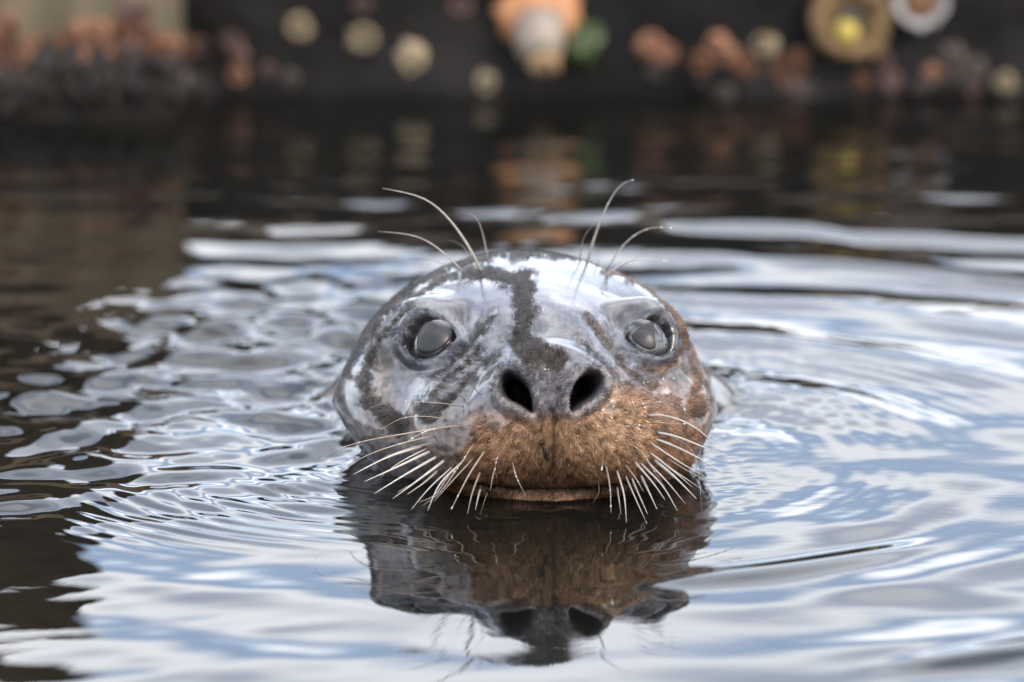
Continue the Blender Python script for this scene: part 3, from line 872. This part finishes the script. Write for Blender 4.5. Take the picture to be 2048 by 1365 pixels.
# timber post and block at the left
q = NT('timber'); o_ = q.obj()
mp = q.new('ShaderNodeMapping'); mp.inputs['Scale'].default_value = (6, 6, .8); q.l.new(o_, mp.inputs['Vector'])
g1 = q.noise(14, 5, .65, mp.outputs[0])
c = q.mix(q.rng(g1, .3, .7), rgb(.075, .058, .036), rgb(.135, .108, .072))
sepz = q.new('ShaderNodeSeparateXYZ'); q.l.new(o_, sepz.inputs[0])
slime = q.rng(q.math('ADD', sepz.outputs['Z'], q.math('MULTIPLY', q.noise(30, 3, .6, o_), .03)), .035, .060, 1, 0)
c = q.mix(slime, c, rgb(.012, .010, .008))
TIMBER = q.set(Base_Color=c, Roughness=.75, Specular_IOR_Level=.15, Normal=q.bump(g1, .5, .004))
def prism(name, outline, y0, y1, mat, bevel=.004):
    bm = bmesh.new()
    a = [bm.verts.new((x, y0, z)) for x, z in outline]; b = [bm.verts.new((x, y1, z)) for x, z in outline]
    n = len(a)
    bm.faces.new(a[::-1]); bm.faces.new(b)
    for i in range(n): bm.faces.new((a[i], a[(i + 1) % n], b[(i + 1) % n], b[i]))
    bmesh.ops.recalc_face_normals(bm, faces=bm.faces)
    bmesh.ops.bevel(bm, geom=list(bm.edges), offset=bevel, segments=2, affect='EDGES')
    me = bpy.data.meshes.new(name); bm.to_mesh(me); bm.free()
    return mesh_obj(name, me, mat)
blk = prism('timber_block', [(-.52, -.35), (-.2045, -.35), (-.2045, .140), (-.52, .140)], .985, 1.068, TIMBER)
POSTM = simple_mat('post_wood', (.008, .007, .006), (.060, .043, .024), 9, .8, .5, spec=.08)
tag(blk, 'tan timber block at the dock with a barnacle crust along its foot', 'timber')
pst = prism('mooring_post', [(-.44, -.9), (-.262, -.9), (-.262, .315), (-.285, .345), (-.44, .375)], 1.0715, 1.0965, TIMBER) if False else None
pst = prism('mooring_post', [(-.46, .1395), (-.262, .1395), (-.260, .310), (-.285, .345), (-.46, .385)], .992, 1.060, POSTM)
tag(pst, 'tall weathered timber post standing on the tan block', 'post')

# ================================================================== GROWTH ON THE DOCK
def barnacle_mesh(seed, tall=.8, ridges=8):
    g = random.Random(seed); K = 16
    prof = [(1.0, 0), (.90, .25 * tall), (.74, .62 * tall), (.58, .95 * tall), (.50, 1.0 * tall), (.43, .92 * tall), (.34, .60 * tall), (.0, .52 * tall)]
    ph = [g.uniform(.88, 1.12) for _ in range(K)]
    V = []; F = []
    for ri, (r, z) in enumerate(prof[:-1]):
        for k in range(K):
            a = 2 * math.pi * k / K
            w = (1 + .09 * (1 if k % 2 else -1) * (1 if ri < 5 else .3)) * ph[k]
            zz = z * (1 + (.12 * g.uniform(-1, 1) if 3 <= ri <= 5 else 0))
            V.append((r * w * math.cos(a), r * w * math.sin(a), zz))
    for ri in range(len(prof) - 2):
        for k in range(K):
            k2 = (k + 1) % K
            F.append((ri * K + k, ri * K + k2, (ri + 1) * K + k2, (ri + 1) * K + k))
    V.append((0, 0, prof[-1][1])); b = (len(prof) - 2) * K
    for k in range(K): F.append((b + k, b + (k + 1) % K, len(V) - 1))
    me = bpy.data.meshes.new('shell_wall'); me.from_pydata(V, [], F); me.update()
    return me
def beak_mesh(tall):
    V = [(-.33, 0, .55 * tall), (0, -.22, .58 * tall), (.33, 0, .55 * tall), (0, .22, .58 * tall), (-.12, 0, .85 * tall), (.12, 0, .85 * tall)]
    F = [(0, 1, 4), (1, 5, 4), (1, 2, 5), (2, 3, 5), (3, 4, 5), (3, 0, 4)]
    me = bpy.data.meshes.new('beak_plates'); me.from_pydata(V, [], F); me.update(); return me
def tint_mat(name, c1, c2, rand=.25, rough=.6):
    return simple_mat(name, c1, c2, 1.6, rough, .5, 5, .05, rand)
M_PEACH = tint_mat('shell_peach', (.20, .095, .055), (.34, .18, .115))
M_RUST = tint_mat('shell_rust', (.10, .042, .023), (.20, .092, .050))
M_ROSE = tint_mat('shell_rose', (.10, .060, .052), (.19, .12, .105))
M_CREAM = tint_mat('shell_cream', (.24, .185, .105), (.36, .29, .19), .12)
M_GREY = tint_mat('shell_grey', (.055, .045, .040), (.125, .105, .094), .3)
M_BEAK = simple_mat('barnacle_beak', (.03, .022, .018), (.08, .06, .05), 3, .5, .2)
M_MUSSEL = simple_mat('mussel_shell', (.008, .006, .005), (.022, .016, .013), 3, .45, .3, 8, .03)
_bm_cache = {}
def barnacle(px, py, rpx, mat, label, group, Yd=None, tall=.8, tilt=(0, 0), squash=1.0):
    key = (random.randrange(4), tall, mat.name)
    if key not in _bm_cache:
        m1 = barnacle_mesh(key[0] + int(tall * 100), tall); m1.materials.append(mat)
        m2 = beak_mesh(tall); m2.materials.append(M_BEAK)
        _bm_cache[key] = (m1, m2)
    m1, m2 = _bm_cache[key]
    Yd = DY if Yd is None else Yd
    on_dock = Yd > 1.03
    p = at_y(px, py, Yd)
    if on_dock:
        Yd = float(face_y(p[0], p[2])); p = at_y(px, py, Yd)
    s = rpx / 3270.0
    o = link(bpy.data.objects.new('barnacle', None)); o.empty_display_size = .01
    o.location = (p[0], Yd + .0035, p[2])
    o.rotation_euler = Matrix.Rotation(R(90) + tilt[0], 3, 'X').to_euler()
    o.rotation_euler = (Matrix.Rotation(tilt[1], 3, 'Z') @ Matrix.Rotation(R(90) + tilt[0], 3, 'X') @ Matrix.Rotation(random.uniform(0, 6.28), 3, 'Z')).to_euler()
    o.scale = (s, s * squash, s)
    link(bpy.data.objects.new('shell_wall', m1), o); link(bpy.data.objects.new('beak', m2), o)
    return tag(o, label, 'barnacle', group)

# single pale barnacles on the dark side
SG = 'pale barnacles on bare dark dock'
for (x, y, r, L, Tl) in [(597, 54, 36, 'yellowish cream barnacle on the dark dock, next to the rusty crust', .55), (728, 76, 43, 'largest round cream barnacle alone on bare dark dock side', .45), (824, 122, 40, 'tilted oval cream barnacle low on bare dark dock side', .5),
                     (582, 161, 23, 'small grey-white barnacle just above the waterline beside the rusty crust', .6), (922, 8, 34, 'dusty pink barnacle high on bare dark dock side', .5), (722, 8, 27, 'small dull rose barnacle above the largest cream one', .6), (972, 168, 28, 'small cream barnacle at the waterline under the orange anemone', .7)]:
    barnacle(x, y, r, M_GREY if r == 23 else M_ROSE if y < 10 else M_CREAM, L, SG, tall=Tl, squash=.85 if x == 824 else 1)
# crust on the timber block
g = random.Random(5)
n_b = 0
for row in range(6):
    for i in range(15):
        x = -40 + i * 31 + (row % 2) * 15 + g.uniform(-9, 9); y = 66 + row * 25 + g.uniform(-8, 8)
        if x > 430 or (y < 75 and x > 300) or (x > 340 and y < 80) or (x > 380 and y > 195): continue
        if y < 90 and 40 < x < 120: continue
        up = y < 135
        m = g.choice([M_PEACH, M_PEACH, M_RUST, M_ROSE]) if up else g.choice([M_RUST, M_ROSE, M_GREY, M_GREY])
        nm = {'shell_peach': 'peach', 'shell_rust': 'rust brown', 'shell_rose': 'dull rose', 'shell_grey': 'dark grey'}[m.name]
        if up or g.random() < .55:
            barnacle(x, y, g.uniform(17, 27), m, nm + ' barnacle in the dense crust on the timber block', 'crust of ' + nm + ' barnacles on timber block',
                     Yd=.983 if x < 362 else 1.0 + .06 * (x > 362), tall=round(g.choice([.8, 1.1, 1.4]), 1), tilt=(g.uniform(-.5, .3), g.uniform(-.5, .5)))
for (x, y, r, m, L) in [(272, 22, 34, M_ROSE, 'large rose barnacle high on bare tan timber'), (250, 55, 30, M_RUST, 'rust barnacle under the large rose one on tan timber'), (463, 88, 30, M_ROSE, 'dull rose barnacle on dock beside the timber block'), (480, 112, 26, M_ROSE, 'second rose barnacle of the pair beside the timber block'),
                        (478, 150, 27, M_PEACH, 'bright orange barnacle below the rose pair beside timber block'), (538, 142, 20, M_ROSE, 'small rose barnacle between orange barnacle and small grey-white one'), (15, 52, 34, M_PEACH, 'large peach barnacle on the upper edge of the crust'), (190, 62, 30, M_PEACH, 'raised peach barnacle at the top middle of the crust')]:
    barnacle(x, y, r, m, L, 'larger barnacles by the timber block', Yd=.985 if x < 362 else DY, tall=.9, tilt=(g.uniform(-.3, .2), g.uniform(-.3, .3)))
# right-hand clusters
RG = 'barnacle clusters right of the anemone'
for (x, y, r, m, L) in [(1300, 92, 34, M_PEACH, 'left peach barnacle of a pair right of the green weed'), (1332, 108, 30, M_PEACH, 'right peach barnacle of a pair right of the green weed'), (1312, 140, 26, M_GREY, 'grey barnacle under the peach pair'),
                        (1432, 84, 26, M_PEACH, 'topmost peach barnacle of the arched cluster'), (1402, 125, 30, M_RUST, 'rust barnacle at the left foot of the arched cluster'), (1452, 108, 28, M_PEACH, 'peach barnacle in the middle of the arched cluster'), (1488, 135, 30, M_RUST, 'rust barnacle at the right foot of the arched cluster'),
                        (1530, 93, 30, M_CREAM, 'pale cream barnacle standing above the rust cluster'), (1560, 145, 30, M_RUST, 'wide rust barnacle under the pale cream one'), (1592, 128, 34, M_RUST, 'large rust barnacle left of the ochre sponge'), (1575, 172, 26, M_ROSE, 'rose barnacle low under the large rust one'), (1612, 190, 28, M_GREY, 'grey barnacle at the waterline under the rust cluster'),
                        (1505, 222, 24, M_GREY, 'pale grey barnacle right at the waterline'), (1450, 190, 24, M_GREY, 'dull grey barnacle at the waterline under the arched cluster'), (1768, 124, 22, M_ROSE, 'small rose barnacle under the ochre sponge'), (1780, 165, 28, M_ROSE, 'dark rose barnacle below the small rose one'), (1725, 165, 24, M_RUST, 'dark rust barnacle below the sponge'),
                        (1868, 155, 30, M_PEACH, 'peach barnacle at the left of the domed grey clump'), (1905, 118, 36, M_GREY, 'large domed grey barnacle with rusty streaks'), (1918, 130, 22, M_RUST, 'small rust barnacle on the domed grey one'), (1945, 172, 26, M_ROSE, 'rose barnacle at the right foot of the domed clump'), (2012, 168, 28, M_CREAM, 'bright cream and orange barnacle near the end of the row'), (1955, 140, 28, M_GREY, 'grey barnacle beside the rose one in domed clump')]:
    barnacle(x, y, r, m, L, RG, tall=.9, tilt=(g.uniform(-.35, .15), g.uniform(-.35, .35)), Yd=DY - (.004 if y < 160 else .012))
# mussels, dark
def mussel_mesh():
    bm = bmesh.new(); bmesh.ops.create_uvsphere(bm, u_segments=14, v_segments=9, radius=1)
    for v in bm.verts:
        t = (v.co.z + 1) / 2
        w = .28 + .72 * math.sin(min(1, t * 1.15) * math.pi * .62)
        v.co.x *= .52 * w; v.co.y *= .36 * w
        v.co.x += .16 * math.sin(t * 3.0)
    me = bpy.data.meshes.new('mussel'); bm.to_mesh(me); bm.free()
    for p in me.polygons: p.use_smooth = True
    me.materials.append(M_MUSSEL); return me
MU = mussel_mesh()
for i in range(44):
    left = i < 30
    x = g.uniform(-20, 430) if left else g.uniform(1360, 2030); y = g.uniform(120, 205) if left else g.uniform(150, 215)
    yd = (.980 if x < 362 else DY - .002) if left else DY - .004
    o = link(bpy.data.objects.new('mussel', MU)); p = at_y(x, y, yd); s = g.uniform(.010, .017)
    o.location = (p[0], yd, p[2]); o.scale = (s, s, s); o.rotation_euler = (g.uniform(-.6, .6), g.uniform(-1.5, 1.5), g.uniform(-.8, .8))
    tag(o, 'dark mussel wedged in the barnacle crust on the timber block' if left else 'dark mussel wedged under the barnacle clusters at the waterline', 'mussel', 'mussels on the timber block' if left else 'mussels at the waterline')

def lathe(name, prof, K, mat, parent=None, wob=.06, seed=1):
    gg = random.Random(seed); V = []; F = []
    wv = [1 + gg.uniform(-wob, wob) for _ in range(K)]
    for (r, z) in prof:
        for k in range(K):
            a = 2 * math.pi * k / K; V.append((r * wv[k] * math.cos(a), r * wv[k] * math.sin(a), z))
    for i in range(len(prof) - 1):
        for k in range(K): F.append((i * K + k, i * K + (k + 1) % K, (i + 1) * K + (k + 1) % K, (i + 1) * K + k))
    F.append(tuple(range(K - 1, -1, -1))); F.append(tuple((len(prof) - 1) * K + k for k in range(K)))
    me = bpy.data.meshes.new(name); me.from_pydata(V, [], F); me.update()
    for p in me.polygons: p.use_smooth = True
    return mesh_obj(name, me, mat, parent)
# orange anemone
A_OR = simple_mat('anemone_orange', (.28, .12, .05), (.42, .20, .09), 120, .45, .3, 400, .001)
A_PALE = simple_mat('anemone_pale', (.18, .145, .11), (.30, .25, .20), 120, .4, .3, 400, .001)
A_PEACH = simple_mat('anemone_disc', (.36, .22, .11), (.48, .32, .18), 200, .45, .3, 400, .001)
p = at_y(1078, 22, DY)
an = empty('anemone', (p[0], DY, p[2])); tag(an, 'orange and cream anemone hanging from dock side beside green weed', 'anemone')
o = lathe('pedal_base', [(.020, .004), (.026, 0), (.027, -.008), (.023, -.014)], 20, A_OR, an, .10, 3); o.rotation_euler = (R(90 - 12), 0, 0); o.location = (0, -.001, .001); o.scale = (1, 1, 1); o.rotation_euler = (R(80), 0, 0)
o = lathe('column', [(.0155, .002), (.0165, -.008), (.0150, -.020), (.0120, -.026)], 20, A_PALE, an, .07, 4); o.rotation_euler = (R(-38), 0, 0); o.location = (.0005, -.014, -.004)
o = lathe('oral_disc', [(.004, .006), (.0095, .004), (.0105, -.002), (.0085, -.006), (.003, -.007)], 16, A_PEACH, an, .12, 5); o.rotation_euler = (R(-38), 0, 0); o.location = (.003, -.027, -.021)
for k in range(14):
    a = 2 * math.pi * k / 14
    t = lathe('tentacle', [(.0014, 0), (.0011, -.003), (.0006, -.006), (.0002, -.0075)], 6, A_PEACH, an, .05, k)
    d = Vector((math.cos(a) * .7, math.sin(a) * .7, -.8)); d.rotate(Matrix.Rotation(R(-38), 3, 'X'))
    t.rotation_euler = (-d).to_track_quat('Z', 'Y').to_euler(); t.location = Vector((.003, -.027, -.021)) + d * .007
# green weed
WEED = simple_mat('green_weed', (.012, .026, .004), (.030, .050, .007), 90, .3, .2)
p = at_y(1180, 50, DY)
wd = empty('green_weed', (p[0], DY, p[2])); tag(wd, 'small tuft of bright green weed beside the orange anemone', 'seaweed')
for k in range(7):
    n = 7; V = []; F = []
    L = g.uniform(.018, .028); lean = g.uniform(-.5, .4); wdt = g.uniform(.003, .005)
    for i in range(n):
        t = i / (n - 1); w = wdt * math.sin(math.pi * (.12 + .86 * t))
        c = Vector((lean * L * t * t + .002 * math.sin(5 * t + k), -.004 - .010 * math.sin(t * 2.2), -L * t))
        V += [(c.x - w, c.y + .0008 * math.sin(k + 7 * t), c.z), (c.x, c.y - .0012, c.z), (c.x + w, c.y, c.z)]
    for i in range(n - 1):
        for u in range(2): F.append((i * 3 + u, i * 3 + u + 1, i * 3 + 4 + u, i * 3 + 3 + u))
    me_ = bpy.data.meshes.new('blade'); me_.from_pydata(V, [], F); me_.update()
    o = mesh_obj('blade', me_, WEED, wd); o.location = (g.uniform(-.008, .008), 0, g.uniform(-.003, .004))
    sm = o.modifiers.new('thick', 'SOLIDIFY'); sm.thickness = .0004
# ochre sponge ring with grey hollow and a yellow bud
OCH = simple_mat('sponge_ochre', (.065, .036, .012), (.165, .105, .048), 150, .6, .5, 400, .001)
HOL = simple_mat('sponge_hollow', (.03, .028, .024), (.09, .078, .05), 150, .7, .4)
YEL = simple_mat('yellow_bud', (.34, .25, .04), (.46, .36, .09), 150, .45, .3)
p = at_y(1695, 42, DY)
sp = empty('sponge', (p[0], DY + .002, p[2])); tag(sp, 'ochre cup-shaped sponge with a bright yellow bud in its hollow', 'sponge')
o = lathe('rim', [(.018, 0), (.026, .006), (.0265, .015), (.022, .020), (.016, .017), (.013, .009)], 22, OCH, sp, .09, 8); o.rotation_euler = (R(82), 0, R(8))
o = lathe('hollow', [(.015, .002), (.0165, .008), (.004, .010)], 18, HOL, sp, .06, 9); o.rotation_euler = (R(82), 0, R(8))
o = lathe('bud', [(.002, .002), (.0065, .006), (.0075, .011), (.005, .016), (.001, .018)], 14, YEL, sp, .1, 10); o.rotation_euler = (R(82), 0, 0); o.location = (-.001, -.006, -.006)
# white shell cup with brown inside
p = at_y(1840, 8, DY)
cu = empty('oyster_shell', (p[0], DY + .002, p[2])); tag(cu, 'broken white shell cup with brown inside at the top of dock side', 'shell')
o = lathe('cup', [(.010, 0), (.0165, .006), (.0175, .013), (.0155, .0145), (.0125, .010), (.009, .006)], 20, simple_mat('shell_white', (.17, .16, .15), (.28, .265, .255), 120, .5, .4), cu, .09, 12); o.rotation_euler = (R(76), 0, 0)
o = lathe('flesh', [(.008, .004), (.011, .008), (.009, .0105), (.002, .011)], 14, simple_mat('shell_flesh', (.07, .03, .01), (.13, .06, .022), 200, .5, .3), cu, .1, 13); o.rotation_euler = (R(76), 0, 0)
